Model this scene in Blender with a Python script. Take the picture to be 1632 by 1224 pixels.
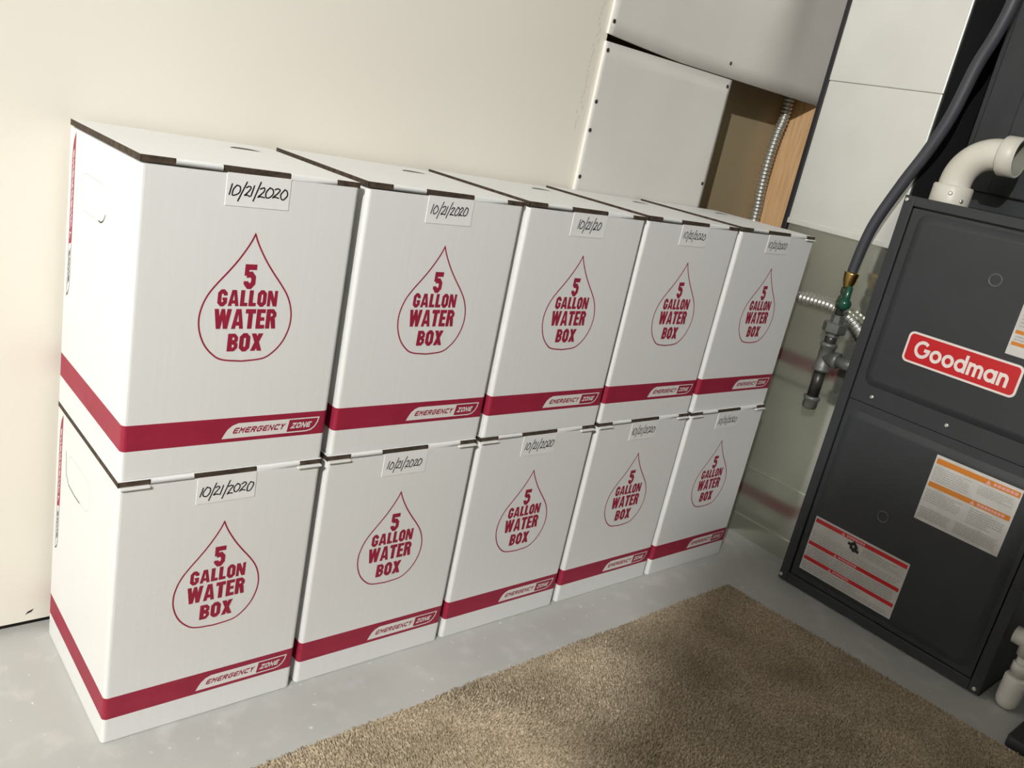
import bpy, bmesh, math, random
from mathutils import Vector, Matrix
import numpy as np

for o in list(bpy.data.objects):
    bpy.data.objects.remove(o, do_unlink=True)
scene = bpy.context.scene
COL = scene.collection
rnd = random.Random(7)

# ------------------------------------------------------------------ camera
CAM_LOC = (-0.31957, -0.97587, 0.90339)
YAW, PITCH, ROLL, FPX = 0.7621, -0.30176, 0.20873, 1363.62
fw = Vector((math.sin(YAW)*math.cos(PITCH), math.cos(YAW)*math.cos(PITCH), math.sin(PITCH)))
rt = Vector((math.cos(YAW), -math.sin(YAW), 0))
up = rt.cross(fw)
cr, sr = math.cos(ROLL), math.sin(ROLL)
rt2 = rt*cr + up*sr
up2 = up*cr - rt*sr
cam_data = bpy.data.cameras.new('camera')
cam_data.sensor_fit = 'HORIZONTAL'
cam_data.sensor_width = 36.0
cam_data.lens = 36.0*FPX/1632.0
cam_data.clip_start = 0.02
cam = bpy.data.objects.new('camera', cam_data)
mw = Matrix.Identity(4)
for i in range(3):
    mw[i][0] = rt2[i]; mw[i][1] = up2[i]; mw[i][2] = -fw[i]; mw[i][3] = CAM_LOC[i]
cam.matrix_world = mw
COL.objects.link(cam)
scene.camera = cam

# ------------------------------------------------------------------ light
world = bpy.data.worlds.new('world')
scene.world = world
world.use_nodes = True
bg = world.node_tree.nodes['Background']
bg.inputs[0].default_value = (0.9, 0.95, 1.0, 1)
bg.inputs[1].default_value = 0.008

def lamp(name, kind, loc, energy, color, size=0.1, target=None):
    d = bpy.data.lights.new(name, kind)
    d.energy = energy; d.color = color
    if kind == 'AREA':
        d.shape = 'DISK'; d.size = size
    else:
        d.shadow_soft_size = size
    o = bpy.data.objects.new(name, d)
    o.location = loc
    if target is not None:
        o.rotation_euler = (Vector(target)-Vector(loc)).to_track_quat('-Z', 'Y').to_euler()
    COL.objects.link(o)
    return o
lamp('room_lamp', 'POINT', (-2.20, -1.854, 2.43), 455, (1.0, 0.985, 0.955), 0.016)
lamp('left_lamp', 'POINT', (-1.55, 0.02, 1.55), 0.8, (1.0, 0.95, 0.86), 0.06)
lamp('ceiling_lamp', 'AREA', (0.1, -1.1, 2.42), 0.6, (0.93, 0.97, 1.0), 0.5, (0.1, -1.1, 0))

scene.view_settings.view_transform = 'Standard'
scene.view_settings.look = 'None'
scene.view_settings.exposure = 0.10
scene.view_settings.gamma = 1.0
scene.view_settings.use_curve_mapping = False

# ------------------------------------------------------------------ materials
def s2l(c):
    return tuple(((v/255.0)/12.92 if v/255.0 <= 0.04045 else ((v/255.0+0.055)/1.055)**2.4) for v in c)

def mat(name, rgb, rough=0.6, metal=0.0, rgb2=None, scale=8.0, detail=4.0, bump=0.0, bscale=60.0,
        spec=0.5, lo=0.35, hi=0.65, stretch=None, rough2=None):
    m = bpy.data.materials.new(name)
    m.use_nodes = True
    nt = m.node_tree; N = nt.nodes; L = nt.links
    b = N['Principled BSDF']
    b.inputs['Base Color'].default_value = (*rgb, 1)
    b.inputs['Roughness'].default_value = rough
    b.inputs['Metallic'].default_value = metal
    b.inputs['Specular IOR Level'].default_value = spec
    tc = N.new('ShaderNodeTexCoord')
    src = tc.outputs['Object']
    if stretch:
        mp = N.new('ShaderNodeMapping'); mp.inputs['Scale'].default_value = stretch
        L.new(src, mp.inputs[0]); src = mp.outputs[0]
    if rgb2 is not None or rough2 is not None:
        n = N.new('ShaderNodeTexNoise'); n.inputs['Scale'].default_value = scale; n.inputs['Detail'].default_value = detail
        L.new(src, n.inputs['Vector'])
        mr = N.new('ShaderNodeMapRange'); mr.inputs[1].default_value = lo; mr.inputs[2].default_value = hi
        L.new(n.outputs['Fac'], mr.inputs[0])
        if rgb2 is not None:
            mx = N.new('ShaderNodeMix'); mx.data_type = 'RGBA'
            mx.inputs[6].default_value = (*rgb, 1); mx.inputs[7].default_value = (*rgb2, 1)
            L.new(mr.outputs[0], mx.inputs[0]); L.new(mx.outputs[2], b.inputs['Base Color'])
        if rough2 is not None:
            mr2 = N.new('ShaderNodeMapRange'); mr2.inputs[3].default_value = rough; mr2.inputs[4].default_value = rough2
            L.new(mr.outputs[0], mr2.inputs[0]); L.new(mr2.outputs[0], b.inputs['Roughness'])
    if bump:
        n2 = N.new('ShaderNodeTexNoise'); n2.inputs['Scale'].default_value = bscale; n2.inputs['Detail'].default_value = 3
        L.new(src, n2.inputs['Vector'])
        bp = N.new('ShaderNodeBump'); bp.inputs['Strength'].default_value = bump; bp.inputs['Distance'].default_value = 0.002
        L.new(n2.outputs['Fac'], bp.inputs['Height']); L.new(bp.outputs[0], b.inputs['Normal'])
    return m

M = {}
M['wall'] = mat('painted_drywall', (0.82, 0.785, 0.70), 0.75, rgb2=(0.80, 0.76, 0.67), scale=2.0, bump=0.05, bscale=90)
M['smudge'] = mat('pencil_smudge', (0.70, 0.67, 0.595), 0.8)
M['white_paint'] = mat('bare_grey_block', (0.13, 0.125, 0.115), 0.85, bump=0.05)
M['panel'] = mat('white_board', (0.74, 0.725, 0.68), 0.33, rgb2=(0.70, 0.675, 0.635), scale=5.0, bump=0.03, bscale=30)
M['panel_edge'] = mat('board_cut_edge', (0.88, 0.86, 0.80), 0.7, bump=0.2, bscale=200)
M['paper'] = mat('kraft_back', (0.36, 0.285, 0.17), 0.85, bump=0.1)
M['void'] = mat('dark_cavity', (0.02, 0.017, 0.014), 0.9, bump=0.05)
M['wood'] = mat('raw_pine', (0.72, 0.47, 0.25), 0.6, rgb2=(0.58, 0.36, 0.18), scale=14, stretch=(10, 10, 0.7), bump=0.1, bscale=40)
M['carton'] = mat('white_carton', (0.845, 0.85, 0.84), 0.5, rgb2=(0.83, 0.835, 0.82), scale=22, stretch=(8, 8, 0.35), bump=0.045, bscale=24, spec=0.35)
M['red_print'] = mat('red_ink', (0.36, 0.022, 0.055), 0.5, rgb2=(0.32, 0.018, 0.048), scale=30, spec=0.35)
M['white_print'] = mat('white_ink', (0.82, 0.80, 0.77), 0.5, spec=0.35)
M['kraft'] = mat('raw_corrugated_edge', (0.085, 0.058, 0.036), 0.9, rgb2=(0.03, 0.02, 0.014), scale=90, bump=0.4, bscale=150)
M['slit'] = mat('cut_slit', (0.06, 0.04, 0.025), 0.9)
M['crease'] = mat('pressed_crease', (0.55, 0.53, 0.49), 0.8)
M['label'] = mat('label_paper', (0.92, 0.92, 0.91), 0.4, spec=0.5)
M['ink'] = mat('black_marker', (0.016, 0.016, 0.018), 0.5)
M['furnace'] = mat('charcoal_paint', (0.036, 0.040, 0.043), 0.42, rgb2=(0.031, 0.034, 0.036), scale=6, bump=0.06, bscale=260, spec=0.4)
M['worn'] = mat('rubbed_charcoal', (0.10, 0.105, 0.105), 0.4)
M['furnace_dark'] = mat('near_black_charcoal', (0.006, 0.006, 0.006), 0.8)  # near-black tone of the furnace feet
M['screw'] = mat('zinc_screw', (0.75, 0.75, 0.72), 0.3, metal=0.9)
M['steel'] = mat('galvanized_conduit', (0.62, 0.62, 0.58), 0.42, metal=0.85, bump=0.05)
M['galv_dark'] = mat('bright_galvanized_sheet', (0.78, 0.79, 0.70), 0.12, metal=0.9, rgb2=(0.67, 0.68, 0.60), scale=4, rough2=0.22, bump=0.03, bscale=5)
M['galv_light'] = mat('matte_galvanized_sheet', (0.74, 0.745, 0.70), 0.42, metal=0.3, rgb2=(0.70, 0.705, 0.66), scale=7, bump=0.03, bscale=30)
M['plain_black'] = mat('plain_black', (0.014, 0.014, 0.016), 0.55, bump=0.1, bscale=120)
M['grey_rubber'] = mat('charcoal_hose', (0.045, 0.048, 0.058), 0.5, bump=0.05, bscale=150)
M['iron'] = mat('black_iron_pipe', (0.018, 0.018, 0.017), 0.35, metal=0.2, rgb2=(0.05, 0.05, 0.045), scale=30, bump=0.15)
M['iron_light'] = mat('malleable_iron', (0.20, 0.205, 0.19), 0.45, metal=0.4, rgb2=(0.11, 0.115, 0.11), scale=25, bump=0.15)
M['brass'] = mat('brass', (0.62, 0.42, 0.13), 0.28, metal=1.0, rgb2=(0.45, 0.31, 0.10), scale=20)
M['valve'] = mat('dull_green_bronze', (0.10, 0.11, 0.075), 0.4, metal=0.5, rgb2=(0.05, 0.085, 0.055), scale=60)
M['green'] = mat('green_enamel', (0.012, 0.075, 0.045), 0.22)
M['pvc'] = mat('aged_white_pvc', (0.66, 0.635, 0.565), 0.4, rgb2=(0.61, 0.58, 0.51), scale=12)
M['pvc_in'] = mat('pvc_inside', (0.24, 0.24, 0.20), 0.6)
M['pvc_white'] = mat('white_pvc', (0.74, 0.73, 0.68), 0.45, rgb2=(0.68, 0.67, 0.62), scale=20)
M['sticker_red'] = mat('label_red', (0.55, 0.018, 0.022), 0.35)
M['sticker_orange'] = mat('label_orange', (0.60, 0.20, 0.02), 0.35)
M['sticker_white'] = mat('silver_label', (0.62, 0.61, 0.58), 0.3, rgb2=(0.54, 0.53, 0.50), scale=30)
M['sticker_grey'] = mat('fine_print', (0.40, 0.40, 0.38), 0.4)
M['sticker_pale'] = mat('reversed_print', (0.72, 0.36, 0.35), 0.4)
M['badge_red'] = mat('badge_red', (0.52, 0.012, 0.016), 0.25)
M['badge_white'] = mat('badge_white', (0.80, 0.72, 0.68), 0.3)
M['mat_black'] = mat('dark_plastic', (0.03, 0.032, 0.034), 0.6, bump=0.1)

def floor_material():
    m = bpy.data.materials.new('painted_concrete'); m.use_nodes = True
    nt = m.node_tree; N = nt.nodes; L = nt.links; b = N['Principled BSDF']
    tc = N.new('ShaderNodeTexCoord')
    def noise(s, d, lo, hi):
        n = N.new('ShaderNodeTexNoise'); n.inputs['Scale'].default_value = s; n.inputs['Detail'].default_value = d
        L.new(tc.outputs['Object'], n.inputs['Vector'])
        r = N.new('ShaderNodeMapRange'); r.inputs[1].default_value = lo; r.inputs[2].default_value = hi
        L.new(n.outputs['Fac'], r.inputs[0]); return r.outputs[0]
    def mix(f, a, c):
        x = N.new('ShaderNodeMix'); x.data_type = 'RGBA'
        L.new(f, x.inputs[0])
        if isinstance(a, tuple): x.inputs[6].default_value = (*a, 1)
        else: L.new(a, x.inputs[6])
        x.inputs[7].default_value = (*c, 1)
        return x.outputs[2]
    c1 = mix(noise(3.0, 6, 0.35, 0.7), (0.46, 0.465, 0.445), (0.54, 0.54, 0.515))
    c2 = mix(noise(18.0, 6, 0.54, 0.78), c1, (0.62, 0.61, 0.59))
    c3 = mix(noise(75.0, 3, 0.68, 0.76), c2, (0.84, 0.83, 0.80))
    L.new(c3, b.inputs['Base Color'])
    rr = N.new('ShaderNodeMapRange'); rr.inputs[3].default_value = 0.28; rr.inputs[4].default_value = 0.5
    L.new(noise(6, 4, 0.3, 0.7), rr.inputs[0]); L.new(rr.outputs[0], b.inputs['Roughness'])
    n2 = N.new('ShaderNodeTexNoise'); n2.inputs['Scale'].default_value = 40; L.new(tc.outputs['Object'], n2.inputs['Vector'])
    bp = N.new('ShaderNodeBump'); bp.inputs['Strength'].default_value = 0.12; bp.inputs['Distance'].default_value = 0.003
    L.new(n2.outputs['Fac'], bp.inputs['Height']); L.new(bp.outputs[0], b.inputs['Normal'])
    return m
M['floor'] = floor_material()

def rug_material():
    m = bpy.data.materials.new('brown_carpet_pile'); m.use_nodes = True
    nt = m.node_tree; N = nt.nodes; L = nt.links; b = N['Principled BSDF']
    tc = N.new('ShaderNodeTexCoord')
    n = N.new('ShaderNodeTexNoise'); n.inputs['Scale'].default_value = 230; n.inputs['Detail'].default_value = 2
    L.new(tc.outputs['Object'], n.inputs['Vector'])
    r = N.new('ShaderNodeMapRange'); r.inputs[1].default_value = 0.32; r.inputs[2].default_value = 0.68
    L.new(n.outputs['Fac'], r.inputs[0])
    x = N.new('ShaderNodeMix'); x.data_type = 'RGBA'
    x.inputs[6].default_value = (0.30, 0.235, 0.155, 1); x.inputs[7].default_value = (0.70, 0.60, 0.45, 1)
    L.new(r.outputs[0], x.inputs[0])
    # worn, soiled patches
    n3 = N.new('ShaderNodeTexNoise'); n3.inputs['Scale'].default_value = 6.5; n3.inputs['Detail'].default_value = 3
    L.new(tc.outputs['Object'], n3.inputs['Vector'])
    r3 = N.new('ShaderNodeMapRange'); r3.inputs[1].default_value = 0.40; r3.inputs[2].default_value = 0.68
    r3.inputs[3].default_value = 0.0; r3.inputs[4].default_value = 0.45
    L.new(n3.outputs['Fac'], r3.inputs[0])
    y = N.new('ShaderNodeMix'); y.data_type = 'RGBA'
    L.new(r3.outputs[0], y.inputs[0]); L.new(x.outputs[2], y.inputs[6]); y.inputs[7].default_value = (0.17, 0.13, 0.08, 1)
    L.new(y.outputs[2], b.inputs['Base Color'])
    b.inputs['Roughness'].default_value = 0.95
    b.inputs['Specular IOR Level'].default_value = 0.1
    return m
M['rug'] = rug_material()

# ------------------------------------------------------------------ helpers
class MB:
    """collects verts and faces with material slots, builds ONE mesh object"""
    def __init__(s): s.v = []; s.f = []; s.m = []; s.smooth = []
    def add(s, verts, faces, mi=0, smooth=False):
        o = len(s.v)
        s.v += [tuple(p) for p in verts]
        for f in faces:
            s.f.append([i+o for i in f]); s.m.append(mi); s.smooth.append(smooth)
    def box(s, a, b, mi=0):
        x0, y0, z0 = a; x1, y1, z1 = b
        s.add([(x0,y0,z0),(x1,y0,z0),(x1,y1,z0),(x0,y1,z0),(x0,y0,z1),(x1,y0,z1),(x1,y1,z1),(x0,y1,z1)],
              [(0,3,2,1),(4,5,6,7),(0,1,5,4),(1,2,6,5),(2,3,7,6),(3,0,4,7)], mi)
    def lathe(s, prof, c, axis=(0,0,1), n=24, mi=0, sides=None, smooth=True, cap=True):
        """prof: list of (r, h) along axis from point c"""
        ax = Vector(axis).normalized()
        u = ax.orthogonal().normalized(); w = ax.cross(u)
        n = sides or n
        vs = []
        for r, h in prof:
            for k in range(n):
                a = 2*math.pi*k/n
                vs.append(Vector(c)+ax*h+(u*math.cos(a)+w*math.sin(a))*r)
        fs = []
        for i in range(len(prof)-1):
            for k in range(n):
                fs.append((i*n+k, i*n+(k+1)%n, (i+1)*n+(k+1)%n, (i+1)*n+k))
        s.add(vs, fs, mi, smooth)
        if cap:
            s.add(vs[:n], [tuple(reversed(range(n)))], mi)
            s.add(vs[-n:], [tuple(range(n))], mi)
    def tube(s, pts, radii, n=14, mi=0, cap=True):
        pts = [Vector(p) for p in pts]
        if not hasattr(radii, '__len__'): radii = [radii]*len(pts)
        t = (pts[1]-pts[0]).normalized()
        u = t.orthogonal().normalized()
        vs = []
        for i, p in enumerate(pts):
            a = pts[min(i+1, len(pts)-1)]-pts[max(i-1, 0)]
            t = a.normalized()
            u = (u-t*u.dot(t)).normalized(); w = t.cross(u)
            for k in range(n):
                g = 2*math.pi*k/n
                vs.append(p+(u*math.cos(g)+w*math.sin(g))*radii[i])
        fs = [(i*n+k, i*n+(k+1)%n, (i+1)*n+(k+1)%n, (i+1)*n+k) for i in range(len(pts)-1) for k in range(n)]
        s.add(vs, fs, mi, True)
        if cap:
            s.add(vs[:n], [tuple(reversed(range(n)))], mi); s.add(vs[-n:], [tuple(range(n))], mi)
    def mesh(s, name, mats):
        me = bpy.data.meshes.new(name)
        me.from_pydata(s.v, [], s.f)
        for m in mats: me.materials.append(m)
        for p, mi, sm in zip(me.polygons, s.m, s.smooth):
            p.material_index = mi; p.use_smooth = sm
        me.update()
        return me
    def build(s, name, mats, parent=None, bevel=0.0):
        if not isinstance(mats, (list, tuple)): mats = [mats]
        me = s.mesh(name, mats)
        bm = bmesh.new(); bm.from_mesh(me)
        bmesh.ops.remove_doubles(bm, verts=bm.verts, dist=1e-6)
        bm.to_mesh(me); bm.free()
        return link(name, me, parent, bevel)

def link(name, me, parent=None, bevel=0.0):
    o = bpy.data.objects.new(name, me)
    COL.objects.link(o)
    if parent is not None: o.parent = parent
    if bevel:
        md = o.modifiers.new('bevel', 'BEVEL'); md.width = bevel; md.segments = 2
        md.limit_method = 'ANGLE'; md.angle_limit = math.radians(40)
    return o

def tag(o, label, cat, group=None):
    o['label'] = label; o['category'] = cat
    if group: o['group'] = group
    return o
def thing(name, label, cat, loc=(0,0,0), group=None):
    o = bpy.data.objects.new(name, None); o.empty_display_size = 0.05
    COL.objects.link(o); o.location = loc
    return tag(o, label, cat, group)
def structure(o):
    o['kind'] = 'structure'; return o

def catmull(pts, n=8):
    P = [Vector(p) for p in pts]
    P = [P[0]*2-P[1]] + P + [P[-1]*2-P[-2]]
    out = []
    for i in range(1, len(P)-2):
        for k in range(n):
            t = k/n
            out.append(0.5*((2*P[i])+(P[i+1]-P[i-1])*t+(2*P[i-1]-5*P[i]+4*P[i+1]-P[i+2])*t*t+(3*P[i]-P[i-1]-3*P[i+1]+P[i+2])*t**3))
    out.append(P[-2]); return out

# ---- flat print: polygons in a 2-D frame, laid on a plane, every piece a hair above the last
class Ink:
    def __init__(s): s.polys = []           # list of (verts2d, faces, mi)
    def poly(s, pts, mi=0): s.polys.append(([tuple(p) for p in pts], [tuple(range(len(pts)))], mi))
    def ribbon(s, pts, w, closed=False, mi=0, rnd_caps=False):
        P = [Vector((p[0], p[1])) for p in pts]; n = len(P)
        L, R = [], []
        for i in range(n):
            a = P[i-1] if (closed or i > 0) else None
            b = P[(i+1) % n] if (closed or i < n-1) else None
            d1 = (P[i]-a).normalized() if a is not None else None
            d2 = (b-P[i]).normalized() if b is not None else None
            if d1 is None: d1 = d2
            if d2 is None: d2 = d1
            n1 = Vector((-d1.y, d1.x)); n2 = Vector((-d2.y, d2.x))
            m = n1+n2
            if m.length < 1e-6: m = n1
            m.normalize()
            k = 1.0/max(0.45, m.dot(n1))
            L.append(P[i]+m*(w/2*k)); R.append(P[i]-m*(w/2*k))
        vs = [tuple(p) for p in L]+[tuple(p) for p in R]
        fs = [(i, n+i, n+(i+1) % n, (i+1) % n) for i in range(n if closed else n-1)]
        s.polys.append((vs, fs, mi))
        if rnd_caps and not closed:
            for c in (P[0], P[-1]):
                s.poly([(c.x+math.cos(a*math.pi/5)*w/2, c.y+math.sin(a*math.pi/5)*w/2) for a in range(10)], mi)
    def merge(s, other, f, mi=None):
        for vs, fs, m in other.polys:
            s.polys.append(([f(p) for p in vs], fs, m if mi is None else mi))
    def bounds(s):
        xs = [p[0] for vs, _, _ in s.polys for p in vs]; ys = [p[1] for vs, _, _ in s.polys for p in vs]
        return min(xs), min(ys), max(xs), max(ys)
    def fit(s, x0, y0, x1, y1):
        a, b, c, d = s.bounds(); o = Ink()
        o.merge(s, lambda p: (x0+(p[0]-a)/(c-a)*(x1-x0), y0+(p[1]-b)/(d-b)*(y1-y0)))
        return o
    def lay(s, mb, origin, ex, ey, en, lift=0.0002, step=0.000006):
        """maps (u,v) -> origin + ex*u + ey*v, lifted along en"""
        o, ex, ey, en = Vector(origin), Vector(ex), Vector(ey), Vector(en)
        flip = ex.cross(ey).dot(en) < 0
        for i, (vs, fs, mi) in enumerate(s.polys):
            pts = [o+ex*p[0]+ey*p[1]+en*(lift+step*i) for p in vs]
            ff = []
            for f in fs:
                A = 0
                for k in range(len(f)):
                    p, q = vs[f[k]], vs[f[(k+1) % len(f)]]
                    A += p[0]*q[1]-q[0]*p[1]
                if (A < 0) != flip: f = tuple(reversed(f))
                ff.append(f)
            mb.add(pts, ff, mi)

def rrect(x0, y0, x1, y1, r, n=6):
    out = []
    for cx, cy, a0 in ((x1-r, y1-r, 0), (x0+r, y1-r, 90), (x0+r, y0+r, 180), (x1-r, y0+r, 270)):
        for k in range(n+1):
            a = math.radians(a0+90*k/n); out.append((cx+r*math.cos(a), cy+r*math.sin(a)))
    return out
def arc(cx, cy, r, a0, a1, n=16, ry=None):
    ry = ry or r
    return [(cx+r*math.cos(math.radians(a0+(a1-a0)*k/n)), cy+ry*math.sin(math.radians(a0+(a1-a0)*k/n))) for k in range(n+1)]

# ---- heavy condensed capitals for the drop
def heavy(ch):
    k = Ink(); s = 0.25; h = s/2; c = 0.13
    if ch in 'GO5':
        w = 0.62; x0, x1, y0, y1 = h, w-h, h*0.8, 1-h*0.8
        ring = [(x0+c,y0),(x1-c,y0),(x1,y0+c),(x1,y1-c),(x1-c,y1),(x0+c,y1),(x0,y1-c),(x0,y0+c)]
        if ch == 'O': k.ribbon(ring, s, True)
        if ch == 'G': k.ribbon([(x1,0.65),(x1,y1-c),(x1-c,y1),(x0+c,y1),(x0,y1-c),(x0,y0+c),(x0+c,y0),(x1-c,y0),(x1,y0+c),(x1,0.5)], s); k.poly([(w*0.5,0.36),(w-0.02,0.36),(w,0.52),(w*0.5,0.52)])
        if ch == '5': k.ribbon([(w,1-h),(x0,1-h),(x0,0.52)], s*0.9); k.ribbon([(x0,0.55),(x1-c,0.58),(x1,0.58-c),(x1,y0+c),(x1-c,y0),(x0+c,y0),(x0,y0+c),(x0,0.30)], s*0.95)
        return k, w
    if ch == 'A':
        w = 0.72
        k.poly([(0,0),(s*.95,0),(w/2,0.74),(w/2,1),(w/2-s*.6,1)]); k.poly([(w,0),(w-s*.95,0),(w/2,0.74),(w/2,1),(w/2+s*.6,1)])
        k.poly([(.25*w,.16),(.75*w,.16),(.68*w,.36),(.32*w,.36)]); return k, w
    if ch == 'L':
        w = 0.50; k.poly([(0,0),(s*1.1,0),(s*1.1,1),(0,1)]); k.poly([(s,0),(w,0),(w,.22),(s,.22)]); return k, w
    if ch == 'N':
        w = 0.68; k.poly([(0,0),(s*.85,0),(s*.85,1),(0,1)]); k.poly([(w-s*.85,0),(w,0),(w,1),(w-s*.85,1)]); k.poly([(0,1),(s*1.05,1),(w,0),(w-s*1.05,0)]); return k, w
    if ch == 'W':
        w = 1.0
        k.poly([(0,1),(s,1),(.42*w,0),(.17*w,0)]); k.poly([(.17*w,0),(.42*w,0),(.5*w+.4*s,1),(.5*w-.4*s,1)])
        k.poly([(w,1),(w-s,1),(.58*w,0),(.83*w,0)]); k.poly([(.83*w,0),(.58*w,0),(.5*w-.4*s,1),(.5*w+.4*s,1)]); return k, w
    if ch == 'T':
        w = 0.62; k.poly([(0,.78),(w,.78),(w,1),(0,1)]); k.poly([(w/2-s*.55,0),(w/2+s*.55,0),(w/2+s*.55,.8),(w/2-s*.55,.8)]); return k, w
    if ch == 'E':
        w = 0.54; k.poly([(0,0),(s*1.05,0),(s*1.05,1),(0,1)])
        for a, b, e in ((0,.2,w),(.41,.59,w*.92),(.8,1,w)): k.poly([(s,a),(e,a),(e,b),(s,b)])
        return k, w
    if ch == 'R':
        w = 0.64; x1 = w-h; k.poly([(0,0),(s*1.05,0),(s*1.05,1),(0,1)])
        k.ribbon([(h,.9),(x1-c,.9),(x1,.9-c),(x1,.54+c),(x1-c,.52),(h,.52)], s*.85); k.poly([(w*.42,.5),(w-h*.6,.5),(w,0),(w-s,0)]); return k, w
    if ch == 'B':
        w = 0.62; x1 = w-h; k.poly([(0,0),(s*1.05,0),(s*1.05,1),(0,1)])
        k.ribbon([(h,.9),(x1-c,.9),(x1-.01,.9-c),(x1-.01,.55+c*.6),(x1-c,.53),(h,.53)], s*.8); k.ribbon([(h,.49),(x1-c,.48),(x1,.46-c*.6),(x1,.1+c),(x1-c,.1),(h,.1)], s*.8); return k, w
    if ch == 'X':
        w = 0.68; k.poly([(0,1),(s*1.1,1),(w,0),(w-s*1.1,0)]); k.poly([(w,1),(w-s*1.1,1),(0,0),(s*1.1,0)]); return k, w
def word(fn, txt, gap):
    out = Ink(); x = 0
    for ch in txt:
        k, w = fn(ch)
        out.merge(k, lambda p, x=x: (p[0]+x, p[1])); x += w+gap
    return out

# ---- wide squared italic capitals for the badge
def square(ch):
    k = Ink(); s = 0.25; w = 0.95; a, b, y0, y1, m, c = s/2, w-s/2, s/2, 1-s/2, 0.5, 0.14
    S = {'E': [[(b+a,y1),(a+c,y1),(a,y1-c),(a,y0+c),(a+c,y0),(b+a,y0)], [(a,m),(b,m)]],
         'M': [[(a,0),(a,1-s*.5),(w*.5,.45),(b,1-s*.5),(b,0)]],
         'R': [[(a,0),(a,y1),(b-c,y1),(b,y1-c),(b,m+c),(b-c,m),(a,m)], [(w*.55,m),(b,0)]],
         'G': [[(b+a,y1),(a+c,y1),(a,y1-c),(a,y0+c),(a+c,y0),(b-c,y0),(b,y0+c),(b,m),(w*.5,m)]],
         'N': [[(a,0),(a,1-s*.4),(b,s*.4),(b,1)]],
         'C': [[(b+a,y1),(a+c,y1),(a,y1-c),(a,y0+c),(a+c,y0),(b+a,y0)]],
         'Y': [[(a,1),(w*.5,m),(b,1)], [(w*.5,m),(w*.5,0)]],
         'Z': [[(0,y1),(b,y1),(a,y0),(w,y0)]]}
    if ch == 'O': k.ribbon([(a+c,y0),(b-c,y0),(b,y0+c),(b,y1-c),(b-c,y1),(a+c,y1),(a,y1-c),(a,y0+c)], s, True)
    else:
        for st in S[ch]: k.ribbon(st, s)
    return k, w

# ---- round bold letters for the furnace badge
def roundb(ch):
    k = Ink(); s = 0.185; r = 0.27; cy = 0.355
    if ch == 'G':
        R = 0.405; k.ribbon(arc(.5,.5,R,48,360,26)+[(.62,.5)], s); return k, 0.99
    if ch == 'o': k.ribbon(arc(.36,cy,r,0,354,24), s, True); return k, 0.72
    if ch == 'd': k.ribbon(arc(.36,cy,r,0,354,24), s, True); k.ribbon([(.36+r,0),(.36+r,1.0)], s); return k, 0.74
    if ch == 'a': k.ribbon(arc(.36,cy,r,0,354,24), s, True); k.ribbon([(.36+r,0),(.36+r,.71)], s); return k, 0.74
    if ch == 'n': k.ribbon([(.1,0),(.1,.71)], s); k.ribbon(arc(.31,.42,.205,180,0,14)+[(.515,0)], s); return k, 0.63
    if ch == 'm':
        k.ribbon([(.1,0),(.1,.71)], s); k.ribbon(arc(.285,.43,.185,180,0,14)+[(.47,0)], s); k.ribbon(arc(.655,.43,.185,180,0,14)+[(.84,0)], s); return k, 0.95

# ---- handwritten date
def digits(txt, seed, big=1.0):
    g = random.Random(seed); out = Ink(); x = 0.0
    D = {'1': ([(.16,1.02),(.0,0)], .26),
         '0': ([(.34,.98),(.06,.52),(.10,.05),(.40,.02),(.66,.38),(.62,.80),(.34,.98)], .74),
         '2': ([(.10,.80),(.34,.98),(.52,.84),(.36,.50),(.02,.04),(.22,.10),(.56,.03)], .66),
         '/': ([(.52,1.45),(.0,-.48)], .46)}
    for ch in txt:
        P, w = D[ch]
        j = 0.05
        pts = [(p[0]+g.uniform(-j,j)+p[1]*0.08, p[1]+g.uniform(-j,j)) for p in P]
        if ch in '02': pts = [(p.x, p.y) for p in catmull([(a,b,0) for a,b in pts], 6)]
        k = Ink(); k.ribbon(pts, 0.132, rnd_caps=True)
        dy = g.uniform(-.06,.06)
        out.merge(k, lambda p, x=x, dy=dy: (p[0]+x, p[1]+dy)); x += w*g.uniform(.92,1.08)
    return out

# ================================================================== THE SETTING
WALL_Y = 0.290
X_OPEN0, X_OPEN1, Z_OPEN = 1.357, 1.735, 1.075
b = MB(); b.box((-2.6,-3.2,-0.1), (2.8,1.0,0)); structure(b.build('floor', M['floor']))
b = MB(); b.box((-2.6,-3.2,2.5), (2.8,1.0,2.6)); structure(b.build('ceiling', M['white_paint']))
b = MB()
b.box((-2.6, WALL_Y, 0.014), (0.945, WALL_Y+0.0125, 2.5))
b.box((0.945, WALL_Y, 0.014), (X_OPEN0, WALL_Y+0.0125, 1.058))
b.box((0.945, WALL_Y, 1.092), (X_OPEN0, WALL_Y+0.0125, 2.5))
b.box((X_OPEN0, WALL_Y, Z_OPEN+0.02), (2.8, WALL_Y+0.0125, 2.5))
b.box((X_OPEN0, WALL_Y, 0.014), (2.8, WALL_Y+0.0125, 0.60))
# cavity behind: kraft-faced back, floor plate
b.box((0.86, 0.384, 0.0), (2.8, 0.40, 2.5), 1)
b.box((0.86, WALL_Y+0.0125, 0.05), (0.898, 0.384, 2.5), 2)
b.box((X_OPEN0-0.02, WALL_Y+0.0125, 0.56), (X_OPEN1, 0.384, 0.60), 1)
b.box((-2.6, WALL_Y+0.012, 0.0), (2.8, WALL_Y+0.05, 0.05), 2)
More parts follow.
